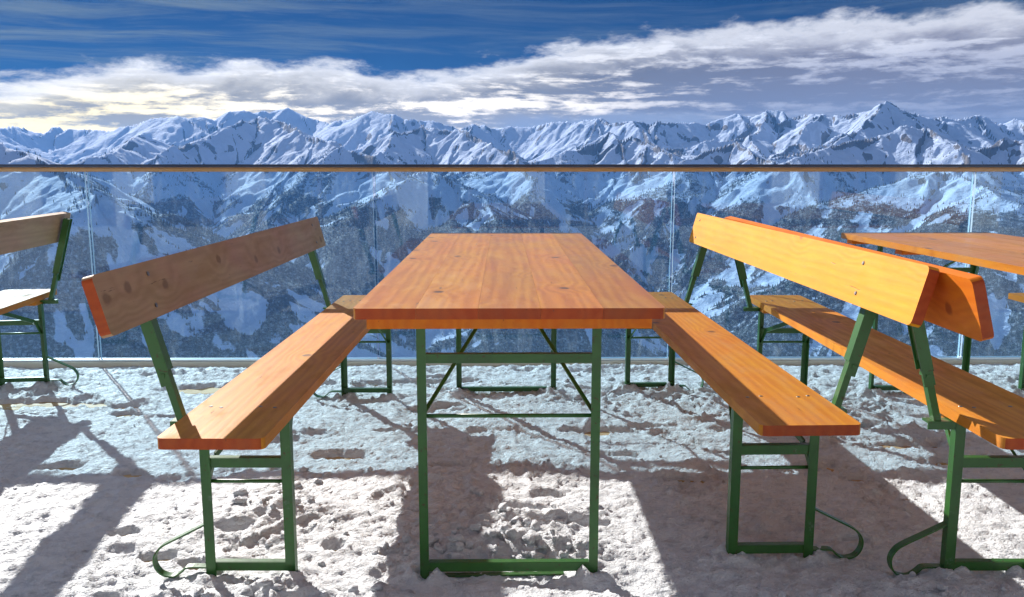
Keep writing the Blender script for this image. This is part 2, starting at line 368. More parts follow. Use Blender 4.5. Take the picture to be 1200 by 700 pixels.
def wood(name, ca, cb, ck, grey=.0, rough=.38, axis=1, coat=.25, gloss_axis=None):
    m, n, b = material(name)
    oc = n.new('ShaderNodeTexCoord').outputs['Object']; rnd = n.new('ShaderNodeObjectInfo').outputs['Random']
    off = n.comb(n.m('MULTIPLY', rnd, 17.3), n.m('MULTIPLY', rnd, 41.7), n.m('MULTIPLY', rnd, 5.1))
    q = n.v('ADD', oc, off)
    st = n.v('MULTIPLY', q, (1, .085, 1))                                  # stretched along the board
    wv = n.noise(n.v('MULTIPLY', q, (1, .07, 1)), 7, 3, .5)
    knot_v = n.v('MULTIPLY', q, (5.2, 4.2, .3))
    kv = n.v('ADD', knot_v, n.v('MULTIPLY', n.noise(q, 22, 3, col=True), (.09, .09, .0)))
    kd = n.m('ADD', n.vor(kv, 1.0, dim='2D'), n.m('MULTIPLY', n.m('GREATER_THAN', n.sep(n.vor(kv, 1.0, 'F1', 'Color', dim='2D'))[0], .36), 1.))
    kn = n.m('SUBTRACT', 1., n.step(kd, .045, .10)); kr = n.m('SUBTRACT', 1., n.step(kd, .08, .5))
    ring = n.m('SINE', n.m('ADD', n.m('MULTIPLY', n.sep(q)[0], 190), n.m('ADD', n.m('MULTIPLY', wv, 30), n.m('MULTIPLY', kr, 7))))
    gr = n.noise(st, 95, 6, .65)
    t = n.m('ADD', n.m('MULTIPLY', n.m('MULTIPLY_ADD', ring, .5, .5), .34), n.m('MULTIPLY', gr, .85), clamp=True)
    c = n.mix(t, ca, cb)
    tone = n.m('ADD', n.m('MULTIPLY', n.m('FRACT', n.m('MULTIPLY', rnd, 7.31)), .30), .82)
    blot = n.noise(n.v('MULTIPLY', q, (2, .8, 2)), 3.0, 4, .6)
    c = n.mix(1., c, n.comb(tone, n.m('MULTIPLY', tone, n.m('MULTIPLY_ADD', blot, .60, .66)), tone), 'MULTIPLY')
    worn = n.step(n.noise(n.v('MULTIPLY', q, (3, 1, 3)), 4.0, 6, .7), .44, .66)
    c = n.mix(n.m('MULTIPLY', worn, .24 + grey), c, (.30, .19, .11))
    crack = n.step(n.noise(n.v('MULTIPLY', q, (1, .10, 1)), 46, 4, .8), .665, .70)
    c = n.mix(n.m('MULTIPLY', crack, .60), c, (.07, .035, .018))
    c = n.mix(n.m('MULTIPLY', kn, .85), c, ck)
    spk = n.step(n.noise(q, 150, 2, .6), .70, .76)
    c = n.mix(n.m('MULTIPLY', spk, .55), c, (.10, .06, .04))
    n.put(b.inputs['Base Color'], c)
    n.put(b.inputs['Roughness'], n.m('MULTIPLY_ADD', worn, .22, rough))
    b.inputs['Specular IOR Level'].default_value = .24
    b.inputs['Coat Weight'].default_value = coat; b.inputs['Coat Roughness'].default_value = .30
    hh = n.m('SUBTRACT', n.m('MULTIPLY', gr, .5), n.m('ADD', n.m('MULTIPLY', crack, .8), n.m('MULTIPLY', ring, -.08)))
    n.put(b.inputs['Normal'], n.bump(hh, .28, .0022))
    return m
M_top = wood('lacquered_spruce_tabletop', (.74, .325, .026), (.44, .145, .009), (.08, .03, .010), .03, .30, coat=.22)
M_seat = wood('lacquered_spruce_bench', (.74, .32, .022), (.50, .165, .009), (.13, .05, .015), .0, .52, coat=.03)
M_back = wood('yellow_lacquered_backrest', (.86, .41, .004), (.76, .29, .002), (.40, .12, .01), -.16, .5, coat=.0)
M_orange = wood('orange_lacquered_backrest', (.84, .26, .010), (.70, .16, .005), (.30, .06, .01), -.1, .5, coat=0)
M_brown = wood('brown_backrest', (.47, .29, .145), (.32, .18, .08), (.20, .105, .05), .10, .5, coat=.05)
M_end = wood('red_brown_end_grain', (.46, .085, .010), (.33, .045, .006), (.12, .03, .01), -.1, .5, coat=.1)
def green():
    m, n, b = material('dark_green_painted_steel')
    oc = n.new('ShaderNodeTexCoord').outputs['Object']; rnd = n.new('ShaderNodeObjectInfo').outputs['Random']
    q = n.v('ADD', oc, n.comb(rnd, n.m('MULTIPLY', rnd, 9.), 0.))
    c = n.mix(n.noise(q, 9, 4, .6), (.018, .095, .016), (.040, .150, .028))
    chip = n.step(n.noise(q, 60, 4, .75), .62, .66)
    c = n.mix(n.m('MULTIPLY', chip, .85), c, (.075, .040, .022))
    c = n.mix(n.m('MULTIPLY', n.step(n.noise(q, 5, 5, .7), .45, .70), .40), c, (.020, .040, .022))
    frost = n.step(n.noise(q, 24, 5, .7), .62, .72)
    c = n.mix(n.m('MULTIPLY', frost, .25), c, (.25, .30, .28))
    n.put(b.inputs['Base Color'], c); n.put(b.inputs['Roughness'], n.m('MULTIPLY_ADD', chip, .3, .38))
    n.put(b.inputs['Normal'], n.bump(n.m('ADD', n.noise(q, 45, 3, .6), n.m('MULTIPLY', chip, -.4)), .25, .002))
    return m
M_green = green()
def screw_mat():
    m, n, b = material('zinc_screw'); b.inputs['Metallic'].default_value = 1
    n.put(b.inputs['Base Color'], n.mix(n.noise(n.new('ShaderNodeTexCoord').outputs['Object'], 300, 3), (.10, .08, .07), (.40, .38, .36)))
    b.inputs['Roughness'].default_value = .45; return m
M_screw = screw_mat()

# ------------------------------------------------------------------ mesh helpers
def prism(bm, outline, z0, z1, mi=0, end_mi=None):
    """outline: ccw list of (x,y); faces pointing along y get end_mi"""
    lo = [bm.verts.new((x, y, z0)) for x, y in outline]; hi = [bm.verts.new((x, y, z1)) for x, y in outline]
    fs = [bm.faces.new(hi), bm.faces.new(lo[::-1])]
    k = len(outline)
    for i in range(k):
        f = bm.faces.new((lo[i], lo[(i + 1) % k], hi[(i + 1) % k], hi[i])); fs.append(f)
        if end_mi is not None:
            ex = outline[(i + 1) % k][0] - outline[i][0]; ey = outline[(i + 1) % k][1] - outline[i][1]
            if abs(ex) > abs(ey) * 1.2: f.material_index = end_mi
    return fs
def rrect(x0, y0, x1, y1, rr=(0, 0, 0, 0), seg=5):
    """rounded rectangle, radii for corners (x0,y0),(x1,y0),(x1,y1),(x0,y1)"""
    out = []
    for (cx, cy, sx, sy, a0), r in zip(((x0, y0, 1, 1, 180), (x1, y0, -1, 1, 270), (x1, y1, -1, -1, 0), (x0, y1, 1, -1, 90)), rr):
        if r <= 0: out.append((cx, cy)); continue
        for i in range(seg + 1):
            a = R(a0 + 90 * i / seg); out.append((cx + sx * r + r * math.cos(a), cy + sy * r + r * math.sin(a)))
    return out
def finish(bm, name, bevel=.002, segs_=2, smooth=False):
    if bevel:
        es = [e for e in bm.edges if len(e.link_faces) == 2 and e.calc_face_angle(0) > .6]
        bmesh.ops.bevel(bm, geom=es, offset=bevel, segments=segs_, affect='EDGES', clamp_overlap=True)
    bmesh.ops.recalc_face_normals(bm, faces=bm.faces)
    me = bpy.data.meshes.new(name); bm.to_mesh(me); bm.free()
    for p in me.polygons: p.use_smooth = smooth
    return me
def beam(bm, p0, p1, w, h, up=(0, 0, 1), off=(0, 0)):
    """box beam from p0 to p1, w across, h along up"""
    p0 = Vector(p0); p1 = Vector(p1); d_ = (p1 - p0).normalized(); u = Vector(up)
    s_ = d_.cross(u).normalized(); u = s_.cross(d_).normalized(); c0 = []
    for p in (p0, p1):
        c0.append([bm.verts.new(p + s_ * (a * w / 2 + off[0]) + u * (b_ * h / 2 + off[1])) for a, b_ in ((-1, -1), (1, -1), (1, 1), (-1, 1))])
    A, B = c0
    bm.faces.new(A[::-1]); bm.faces.new(B)
    for i in range(4): bm.faces.new((A[i], A[(i + 1) % 4], B[(i + 1) % 4], B[i]))
def tube(bm, pts, r, seg=8):
    rings = []
    for i, p in enumerate(pts):
        p = Vector(p); d_ = (Vector(pts[min(i + 1, len(pts) - 1)]) - Vector(pts[max(i - 1, 0)])).normalized()
        u = Vector((0, 0, 1)) if abs(d_.z) < .9 else Vector((1, 0, 0)); s_ = d_.cross(u).normalized(); u = s_.cross(d_)
        rings.append([bm.verts.new(p + (s_ * math.cos(k * 2 * math.pi / seg) + u * math.sin(k * 2 * math.pi / seg)) * r) for k in range(seg)])
    for a, b_ in zip(rings[:-1], rings[1:]):
        for k in range(seg): bm.faces.new((a[k], a[(k + 1) % seg], b_[(k + 1) % seg], b_[k]))
    bm.faces.new(rings[0][::-1]); bm.faces.new(rings[-1])
def strip(bm, path, width, th):
    """flat steel strip in the x-z plane (list of (x,z)) at y=0, width along y"""
    k = len(path); P = [Vector((x, 0, z)) for x, z in path]; rows = []
    for i, p in enumerate(P):
        d_ = (P[min(i + 1, k - 1)] - P[max(i - 1, 0)]).normalized(); nn = Vector((-d_.z, 0, d_.x))
        rows.append([bm.verts.new(p + nn * (a * th / 2) + Vector((0, b_ * width / 2, 0))) for a, b_ in ((-1, -1), (1, -1), (1, 1), (-1, 1))])
    for a, b_ in zip(rows[:-1], rows[1:]):
        for i in range(4): bm.faces.new((a[i], a[(i + 1) % 4], b_[(i + 1) % 4], b_[i]))
    bm.faces.new(rows[0][::-1]); bm.faces.new(rows[-1])
def angle_leg(x, y, z0, z1, ox, oy, w=.026, t=.0035):
    """L-section upright: corner at (x,y), flanges running towards ox and oy"""
    bm = bmesh.new()
    o = [(0, 0), (w * ox, 0), (w * ox, t * oy), (t * ox, t * oy), (t * ox, w * oy), (0, w * oy)]
    o = [(x + a, y + b_) for a, b_ in o]
    if ox * oy < 0: o = o[::-1]
    prism(bm, o, z0, z1)
    return finish(bm, 'leg', .0008, 1)
def thing(name, label, cat, loc, rz, group=None):
    o = bpy.data.objects.new(name, None); COL.objects.link(o); o.empty_display_size = .3
    o.location = loc; o.rotation_euler = (0, 0, rz); o['label'] = label; o['category'] = cat
    if group: o['group'] = group
    return o
def part(name, me, mats, parent, loc=None):
    o = bpy.data.objects.new(name, me); COL.objects.link(o); o.parent = parent
    if not me.materials:
        for m in mats: me.materials.append(m)
    if loc: o.location = loc
    return o
def dup(root, loc, rz, label):
    r = root.copy(); COL.objects.link(r); r.location = loc; r.rotation_euler = (0, 0, rz); r['label'] = label
    for ch in list(root.children):
        c_ = ch.copy(); COL.objects.link(c_); c_.parent = r
        for g_ in list(ch.children):
            e_ = g_.copy(); COL.objects.link(e_); e_.parent = c_
    return r
def screw_mesh():
    bm = bmesh.new(); bmesh.ops.create_cone(bm, cap_ends=True, segments=10, radius1=.0065, radius2=.0045, depth=.003)
    r = bmesh.ops.create_cone(bm, cap_ends=True, segments=6, radius1=.0022, radius2=.0022, depth=.0036)
    return finish(bm, 'screw', 0)
ME_screw = screw_mesh()

# ------------------------------------------------------------------ beer table
TW, TL, TZ = .721, 2.20, .7717
def make_table(label, loc, rz):
    t = thing('folding_beer_table', label, 'table', loc, rz, 'folding wooden tables')
    x0 = -TW / 2; nb = 5; bw = TW / nb; th = .0255
    for i in range(nb):
        bm = bmesh.new(); a = x0 + i * bw + .0002; b_ = a + bw - .0004; r_ = .014
        prism(bm, rrect(a, 0, b_, TL, (r_ * (i == 0), r_ * (i == nb - 1), r_ * (i == nb - 1), r_ * (i == 0))), TZ - th, TZ, 0, 1)
        # origin inside each board so that the grain differs
        part('plank', finish(bm, 'plank', .0007 if 0 < i < nb - 1 else .0022), [M_top, M_end], t)
    for y in (.012, .56, TL - .56, TL - .072):
        bm = bmesh.new(); prism(bm, rrect(-TW / 2 + .030, y, TW / 2 - .030, y + .06), TZ - th - .0245, TZ - th - .0005, 0)
        part('batten', finish(bm, 'batten', .002), [M_orange], t)
    lx = .227; topz = TZ - th - .001
    for y, oy in ((.215, 1), (TL - .14, -1)):
        for s_ in (-1, 1):
            part('leg', angle_leg(s_ * (lx + .011), y, -.022, topz, -s_, oy, .024), [M_green], t)
            bm = bmesh.new(); beam(bm, (s_ * (lx - .004), y + oy * .010, .455), (s_ * .012, y + oy * .42, topz - .004), .010, .005, (0, -oy, 1))
            part('brace', finish(bm, 'brace', .0008, 1), [M_green], t)
        yb = y - oy * .003
        bm = bmesh.new(); beam(bm, (-lx + .012, yb + oy * .006, .604), (lx - .012, yb + oy * .006, .604), .004, .024); beam(bm, (-lx + .012, yb + oy * .014, .615), (lx - .012, yb + oy * .014, .615), .016, .003)
        part('cross_bar', finish(bm, 'cross_bar', .0008, 1), [M_green], t)
        bm = bmesh.new(); beam(bm, (-lx + .012, yb + oy * .006, .032), (lx - .012, yb + oy * .006, .032), .004, .024); beam(bm, (-lx + .012, yb + oy * .016, .0435), (lx - .012, yb + oy * .016, .0435), .020, .003)
        part('foot_bar', finish(bm, 'foot_bar', .0008, 1), [M_green], t)
        bm = bmesh.new(); beam(bm, (-lx + .05, yb + oy * .012, .006), (lx - .08, yb + oy * .012, .010), .016, .005)
        part('foot_runner', finish(bm, 'foot_runner', .0008, 1), [M_green], t)
        bm = bmesh.new(); tube(bm, [(-lx, y + oy * .008, .450), (lx, y + oy * .008, .450)], .0055)
        part('fold_rod', finish(bm, 'fold_rod', 0, smooth=True), [M_green], t)
    return t
CXT = .0145
T1 = make_table('long orange table in the middle, seen end on between two facing benches', (CXT, 1.935, 0), 0)
T2 = dup(T1, (1.694 + .36, 1.941, 0), .0255, 'wooden table at the right edge, partly hidden behind the back-to-back backrests')

# ------------------------------------------------------------------ beer bench with backrest
SW, BL, SZ = .252, 2.20, .4714
GB = 'folding benches with backrests'
def make_bench(s, label, loc, rz, vb, du=0, dz_=0):
    """x = 0 is the table-side edge of the seat, the backrest stands towards s*x"""
    t = thing('beer_bench', label, 'bench', loc, rz, GB)
    def ol(u0, v0, u1, v1, rr=(0, 0, 0, 0)):
        a, b_ = sorted((s * u0, s * u1)); return rrect(a, v0, b_, v1, rr)
    bm = bmesh.new(); prism(bm, ol(0, 0, SW, BL, (.017,) * 4), SZ - .027, SZ, 0, 1)
    part('seat_board', finish(bm, 'seat_board', .003, 2), [M_seat, M_end], t)
    legs = ((.235, 1), (BL - .160, -1)); topz = SZ - .0275
    for v, oy in legs:
        bm = bmesh.new(); prism(bm, ol(.018, v - .004, SW - .012, v + oy * .075) if oy > 0 else ol(.018, v - .075, SW - .012, v + .004), topz - .022, topz - .0006, 0)
        part('batten', finish(bm, 'batten', .002), [M_seat], t)
        zt = topz - .0008
        for u, ou, w_ in ((.002, 1, .026), (.240, -1, .026)):
            part('leg', angle_leg(s * u, v - oy * .0045, -.022, zt, s * ou, oy, w_), [M_green], t)
        def hb(z, hgt, name):
            bm = bmesh.new(); beam(bm, (s * .006, v + oy * .002, z), (s * .236, v + oy * .002, z), .004, hgt); beam(bm, (s * .006, v + oy * .012, z + hgt / 2 - .001), (s * .236, v + oy * .012, z + hgt / 2 - .001), .018, .003)
            part(name, finish(bm, name, .0008, 1), [M_green], t)
        hb(.328, .026, 'cross_bar'); hb(.040, .024, 'foot_bar')
        bm = bmesh.new(); tube(bm, [(s * .006, v + oy * .009, .275), (s * .236, v + oy * .009, .275)], .0052)
        part('fold_rod', finish(bm, 'fold_rod', 0, smooth=True), [M_green], t)
        bm = bmesh.new(); strip(bm, [(s * (.215 - .115 * k / 8), .0) for k in range(2)], .01, .003); bm.clear()
        P = [(s * .225, v + oy * .012, .275), (s * .215, v + oy * .04, .335), (s * .150, v + oy * .28, topz - .012)]
        beam(bm, P[0], P[1], .018, .006, (s, 0, 0)); beam(bm, P[1], P[2], .018, .006, (s, 0, 0))
        part('brace', finish(bm, 'brace', .0008, 1), [M_green], t)
        bm = bmesh.new(); tube(bm, [(s * .020, v + oy * .012, .275), (s * .055, v + oy * .24, topz - .008)], .004, 6)
        part('brace', finish(bm, 'brace', 0, smooth=True), [M_green], t)
        # foot loop of bent flat steel behind the rear leg
        path = [(.236, .158), (.30, .125), (.352, .098), (.372, .080), (.381, .058), (.377, .034), (.362, .016), (.340, .010), (.322, .013), (.305, .026), (.290, .036), (.236, .036)]
        sm = []
        for i in range(len(path) - 1):
            for k in range(4):
                tt = k / 4; p0 = path[max(i - 1, 0)]; p1 = path[i]; p2 = path[i + 1]; p3 = path[min(i + 2, len(path) - 1)]
                sm.append(tuple(.5 * (2 * p1[j] + (p2[j] - p0[j]) * tt + (2 * p0[j] - 5 * p1[j] + 4 * p2[j] - p3[j]) * tt * tt + (3 * p1[j] - p0[j] - 3 * p2[j] + p3[j]) * tt ** 3) for j in (0, 1)))
        sm.append(path[-1])
        bm = bmesh.new(); strip(bm, [(s * a, b_) for a, b_ in sm], .022, .0045)
        part('foot_loop', finish(bm, 'foot_loop', 0), [M_green], t, (0, v + oy * .010, 0))
        # bracket and post of the backrest
        bm = bmesh.new(); beam(bm, (s * .150, v + oy * .016, topz - .006), (s * .312, v + oy * .016, topz - .006), .034, .006); beam(bm, (s * .225, v - oy * .001, topz - .014), (s * .312, v - oy * .001, topz - .014), .004, .022)
        part('backrest_bracket', finish(bm, 'backrest_bracket', .0008, 1), [M_green], t)
        def pu(z, o=0): return s * (.362 + o + (z - .723) * .27)
        bm = bmesh.new(); nrm = (s, 0, -.27)
        beam(bm, (pu(.438), v + oy * .014, .438), (pu(.60), v + oy * .014, .60), .024, .018, nrm)
        part('lower_post', finish(bm, 'lower_post', .0015, 1), [M_green], t)
        bm = bmesh.new()
        beam(bm, (pu(.575, -.012), v + oy * .014, .575), (pu(.838, -.012), v + oy * .014, .838), .034, .004, nrm)
        for w_ in (-.0155, .0155): beam(bm, (pu(.535 if w_ * oy < 0 else .575, .003), v + oy * .014 + w_, .535 if w_ * oy < 0 else .575), (pu(.838, .003), v + oy * .014 + w_, .838), .0035, .028, nrm)
        beam(bm, (pu(.600, .004), v + oy * .014, .600), (pu(.838, .004), v + oy * .014, .838), .026, .016, nrm)
        beam(bm, (pu(.562, .004), v + oy * .014 - .020, .562), (pu(.562, .004), v + oy * .014 + .020, .562), .010, .010)
        part('upper_post', finish(bm, 'upper_post', .0008, 1), [M_green], t)
    # backrest board (thin axis is local z of the board mesh, tilted)
    top = Vector((.3555, .861)); bot = Vector((.3185, .722)); L = (top - bot).length
    bm = bmesh.new(); prism(bm, rrect(0, 0, L, BL, (.016,) * 4), -.026, 0, 0, 1)
    me_ = finish(bm, 'backrest_board', .003, 2)
    bo = part('backrest_board', me_, [M_back, M_end], t)
    ex = Vector((s * (top.x - bot.x), 0, top.y - bot.y)).normalized(); ey = Vector((0, 1, 0))
    ez = ex.cross(ey)                                                       # s=+1: towards -x
    mm = Matrix(((ex.x, 0, ez.x, s * (bot.x + du)), (0, 1, 0, vb), (ex.z, 0, ez.z, bot.y + dz_), (0, 0, 0, 1)))
    if s < 0:
        bm = bmesh.new(); prism(bm, rrect(0, 0, L, BL, (.016,) * 4), 0, .026, 0, 1); me_ = finish(bm, 'backrest_board', .003, 2)
        bo.data = me_; me_.materials.append(M_back); me_.materials.append(M_end)
    bo.matrix_local = mm
    for v, oy in legs:
        for q, dv in ((.030, -.006), (.112, .006)):
            sc_ = part('screw', ME_screw, [M_screw], bo, (q, v + oy * .014 + dv - vb, .0008 if s > 0 else -.0008))
        for u, dv in ((.045, .02), (.085, .03), (.185, .02), (.215, .03)):
            part('screw', ME_screw, [M_screw], t, (s * u, v + oy * dv, SZ - .0002))
    return t
BLft = make_bench(-1, 'brown bench left of the middle table, backrest face in shade and turned to the camera', (-.555, 1.909, 0), -.0147, -.018, .007, -.007)
BRgt = make_bench(1, 'bench right of the middle table with a sunlit bright yellow backrest', (.6248, 1.9961, 0), .0176, -.074, -.006, .008)
B3 = dup(BLft, (1.4097, 1.8886, 0), -.0134, 'bench back to back with the yellow one, its seat running to the right edge')
for c_ in B3.children:
    if c_.name.startswith('backrest_board'): c_.location.y -= .062; c_.location.x -= .012; c_.location.z += .006
B0 = dup(BRgt, (-2.295, 2.13, 0), .105, 'bench cut off by the left edge, back of its backrest towards the middle')
B4 = dup(BRgt, (2.49, 1.95, 0), 0, 'bench beyond the right table, only a corner of its seat in view')

for root, mat_ in ((BLft, M_brown), (B0, M_brown), (B3, M_orange)):                                                 # browner and orange backrest boards
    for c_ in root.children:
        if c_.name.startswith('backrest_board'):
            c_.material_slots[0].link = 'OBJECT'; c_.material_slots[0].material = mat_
# ------------------------------------------------------------------ terrace floor, planks, snow
X0, X1, Y0, Y1, DZ = -9., 9., -6.2, 4.72, -.022
bm = bmesh.new(); prism(bm, rrect(X0, Y0, X1, Y1), -.62, DZ - .028); me = finish(bm, 'terrace_floor', .01, 1)
mc, n, b = material('terrace_concrete'); P_ = n.new('ShaderNodeNewGeometry').outputs['Position']
n.put(b.inputs['Base Color'], n.mix(n.noise(P_, 3, 6), (.20, .19, .18), (.33, .32, .30))); b.inputs['Roughness'].default_value = .85
deck = link('terrace_floor', me, [mc], kind='structure')
md = wood('weathered_larch_deck', (.70, .54, .29), (.56, .40, .19), (.2, .12, .06), .25, .6, coat=0)
bm = bmesh.new(); prism(bm, rrect(-.069, X0, .069, X1), -.026, 0, 0, 0); pm = finish(bm, 'plank', .003, 1); pm.materials.append(md)
k = 0; y = -.2
while y < 4.55:
    o = bpy.data.objects.new('plank', pm); COL.objects.link(o); o.parent = deck; o.location = (0, y, DZ); o.rotation_euler = (0, 0, R(90)); y += .146; k += 1

bpy.context.view_layer.update()
FEET = []
for o in COL.objects:
    if o.name.split('.')[0] == 'leg' and o.parent:
        vs = [o.parent.matrix_world @ v_.co for v_ in o.data.vertices if v_.co.z < .1]
        FEET.append((sum(v_.x for v_ in vs) / len(vs), sum(v_.y for v_ in vs) / len(vs)))
def snow_height(x, y):
    h = .010 * fbm(x * 1.3, y * 1.3, 4, 101) + .013 * fbm(x * 5, y * 6, 4, 103)
    tr = fbm(x * 11 + .6 * fbm(x * 6, y * 6, 2, 5), y * 13, 4, 107, .6)
    h = h + .0095 * tr + .0095 * np.abs(fbm(x * 30, y * 38, 3, 109, .65)) * 2
    # loose heaps
    heaps = [(-.02, 2.46, .28, .20, .045), (-.10, 2.27, .20, .08, .040), (.12, 2.30, .22, .07, .034), (-.20, 2.8, .25, .2, .022), (.1, 3.0, .25, .2, .026), (-.72, 2.62, .24, .26, .030), (-.62, 2.03, .30, .10, .032),
             (.15, 4.1, .5, .3, .018), (.75, 3.9, .5, .35, .022), (1.45, 3.75, .4, .25, .026), (1.9, 4.2, .6, .25, .024), (2.5, 4.3, .8, .25, .024), (1.15, 2.05, .6, .10, .024), (1.25, 1.93, .3, .08, .028), (.1, 1.93, .8, .09, .022),
             (-1.3, 4.45, 1.0, .08, .02), (.3, 4.5, 1.4, .08, .022), (.55, 2.15, .15, .12, .022), (-.3, 3.7, .5, .3, .012), (.85, 2.5, .5, .4, .010), (0, 1.75, 2.5, .15, .012), (2.2, 3.3, .5, .4, .018)]
    for cx, cy, rx, ry, a_ in heaps:
        d2 = ((x - cx) / rx) ** 2 + ((y - cy) / ry) ** 2
        m_ = np.exp(-d2 * 1.1)
        bil = 1 - np.abs(perlin(x * 15 + cx * 7, y * 15, 201)) * 1.9; bil2 = 1 - np.abs(perlin(x * 34, y * 34 + cx * 5, 203)) * 1.8
        h = h + a_ * m_ * (.35 + .55 * bil + .28 * bil2)
    # snow pushed up round the feet
    for fx_, fy_ in FEET:
        m_ = (np.abs(x - fx_) < .14) & (np.abs(y - fy_) < .14)
        if m_.any():
            rr_ = np.hypot(x[m_] - fx_, y[m_] - fy_)
            h[m_] += .020 * np.exp(-((rr_ - .034) / .020) ** 2) * (.75 + .9 * perlin(x[m_] * 26, y[m_] * 26, 77)) + .010 * np.exp(-(rr_ / .08) ** 2)
    # foot prints
    rg = np.random.RandomState(5)
    for i in range(130):
        cx = rg.uniform(-4, 4); cy = rg.uniform(1.5, 4.5); a_ = rg.uniform(0, 6.28); dp = rg.uniform(.006, .016)
        msk = (np.abs(x - cx) < .25) & (np.abs(y - cy) < .25)
        if not msk.any(): continue
        xx = x[msk] - cx; yy = y[msk] - cy
        u = (xx * math.cos(a_) + yy * math.sin(a_)) / .14; v = (-xx * math.sin(a_) + yy * math.cos(a_)) / .05
        d2 = u ** 4 + v ** 4 + .25 * perlin(x[msk] * 20, y[msk] * 20, 7)
        h[msk] += -dp * (1 / (1 + np.exp((d2 - 1) * 5))) + dp * .8 * np.exp(-((np.maximum(d2, 0) ** .5 - 1.15) / .22) ** 2) + dp * .3 * (np.sin(u * 26) > 0) * (d2 < .8)
    # thin spots where the deck shows
    thin = [(rg.uniform(-3.2, 3.2), rg.uniform(1.9, 4.5), rg.uniform(.03, .12), rg.uniform(.02, .05)) for _ in range(60)]
    for cx, cy, rx, ry in thin + [(.19, 2.50, .13, .045), (.06, 2.60, .10, .03), (-.32, 3.75, .16, .05), (.40, 3.45, .16, .05), (.42, 3.15, .12, .035), (1.62, 3.25, .16, .06), (1.7, 3.05, .2, .05), (1.5, 3.5, .12, .04),
                           (-1.45, 4.15, .3, .10), (-1.1, 4.2, .2, .08), (-2.2, 3.9, .35, .08), (-1.75, 2.55, .10, .035), (-.98, 2.30, .06, .03), (-1.0, 2.05, .06, .03), (-.82, 2.48, .06, .03), (-2.6, 3.6, .3, .08), (-.62, 3.15, .12, .05), (.62, 2.9, .10, .03), (-.45, 4.25, .25, .06), (2.0, 3.6, .2, .05)]:
        d2 = ((x - cx) / rx) ** 2 + ((y - cy) / ry) ** 2 + .9 * fbm(x * 14, y * 14, 3, 61)
        h = h - .034 * ss(1.25 - d2, 0, 1)
    return h - .003
def snow_patch(xa, xb, ya, yb, st):
    xs = np.arange(xa, xb + st / 2, st); ys = np.arange(ya, yb + st / 2, st)
    XX, YY = np.meshgrid(xs, ys); return XX, YY, len(ys), len(xs)
xs = np.concatenate([np.arange(-9, -3.6, .06), np.arange(-3.6, 3.6, .0105), np.arange(3.6, 9.01, .06)])
ys = np.concatenate([np.arange(-6.19, 1.6, .08), np.arange(1.6, 2.6, .0085), np.arange(2.6, 4.585, .0125), [4.590]])
XX, YY = np.meshgrid(xs, ys); HH = snow_height(XX, YY)
me = mesh_np('snow_ground', np.stack([XX, YY, HH], -1).reshape(-1, 3), grid_quads(len(ys), len(xs)))
link('snow_ground', me, [M_snow], kind='structure')
# loose clods of snow
ico = bmesh.new(); bmesh.ops.create_icosphere(ico, subdivisions=2, radius=1)
iv = np.array([v.co[:] for v in ico.verts]); fi = np.array([[v.index for v in f.verts] for f in ico.faces]); ico.free()
cv = []; cf = []; rg = np.random.RandomState(3); cnt = 0
spots = []
for cx, cy, rx, ry, num, sz in [(-.05, 2.27, .26, .06, 46, .015), (.0, 2.45, .28, .20, 40, .014), (-.70, 2.6, .2, .25, 26, .013), (-.6, 2.03, .3, .09, 22, .015), (1.2, 1.97, .45, .08, 22, .014), (.7, 3.9, .5, .3, 26, .016),
                                (1.6, 3.7, .4, .25, 22, .020), (0, 4.1, .6, .25, 22, .012), (0, 3., 3.2, 1.3, 90, .006), (.15, 1.95, .6, .08, 22, .012), (2.3, 4.2, .8, .2, 26, .018)]:
    for i in range(num): spots.append((cx + rg.normal() * rx * .6, cy + rg.normal() * ry * .6, sz * rg.uniform(.4, 1.35)))
sx_ = np.array([q[0] for q in spots]); sy_ = np.array([q[1] for q in spots]); keep = (sy_ < 4.5) & (sy_ > 1.6); shh = snow_height(sx_, sy_)
for (cx, cy, sz), kp, z in zip(spots, keep, shh):
    if not kp: continue
    v = iv * (1 + .55 * perlin(iv[:, 0] * 1.6 + cx * 9, iv[:, 1] * 1.6 + iv[:, 2] * 1.3 + cy * 7, 3))[:, None] * sz * np.array([rg.uniform(.8, 1.3), rg.uniform(.8, 1.3), rg.uniform(.6, 1.)])
    cv.append(v + np.array([cx, cy, z + sz * .25])); cf.append(fi + cnt); cnt += len(iv)
me = mesh_np('snow_clods', np.concatenate(cv), np.concatenate(cf))
link('snow_clods', me, [M_snow], kind='stuff', category='snow', label='loose clods of snow scattered round the table and bench legs')

# ------------------------------------------------------------------ glass railing
GY = 4.632
rl = thing('glass_railing', 'frameless glass railing with a steel handrail in painted reflection colours along the terrace edge', 'railing', (0, GY, 0), 0)
mg, n, b = material('blue_tinted_glass')
nt = mg.node_tree; nt.nodes.remove(b); out = nt.nodes['Material Output']
tr_ = n.new('ShaderNodeBsdfTransparent'); n.put(tr_.inputs[0], (.79, .93, 1.0))
gl_ = n.new('ShaderNodeBsdfGlossy'); gl_.inputs['Roughness'].default_value = .0; n.put(gl_.inputs[0], (.9, .95, 1))
lw = n.new('ShaderNodeFresnel'); lw.inputs[0].default_value = 1.45
mx = n.new('ShaderNodeMixShader'); n.put(mx.inputs[0], lw.outputs[0]); n.l.new(tr_.outputs[0], mx.inputs[1]); n.l.new(gl_.outputs[0], mx.inputs[2])
P_ = n.new('ShaderNodeNewGeometry').outputs['Position']
sme = n.noise(n.v('MULTIPLY', P_, (7, 1, 2.2)), 2.2, 7, .72, .6); dr_ = n.noise(n.v('MULTIPLY', P_, (40, 1, 3)), 2., 5, .7)
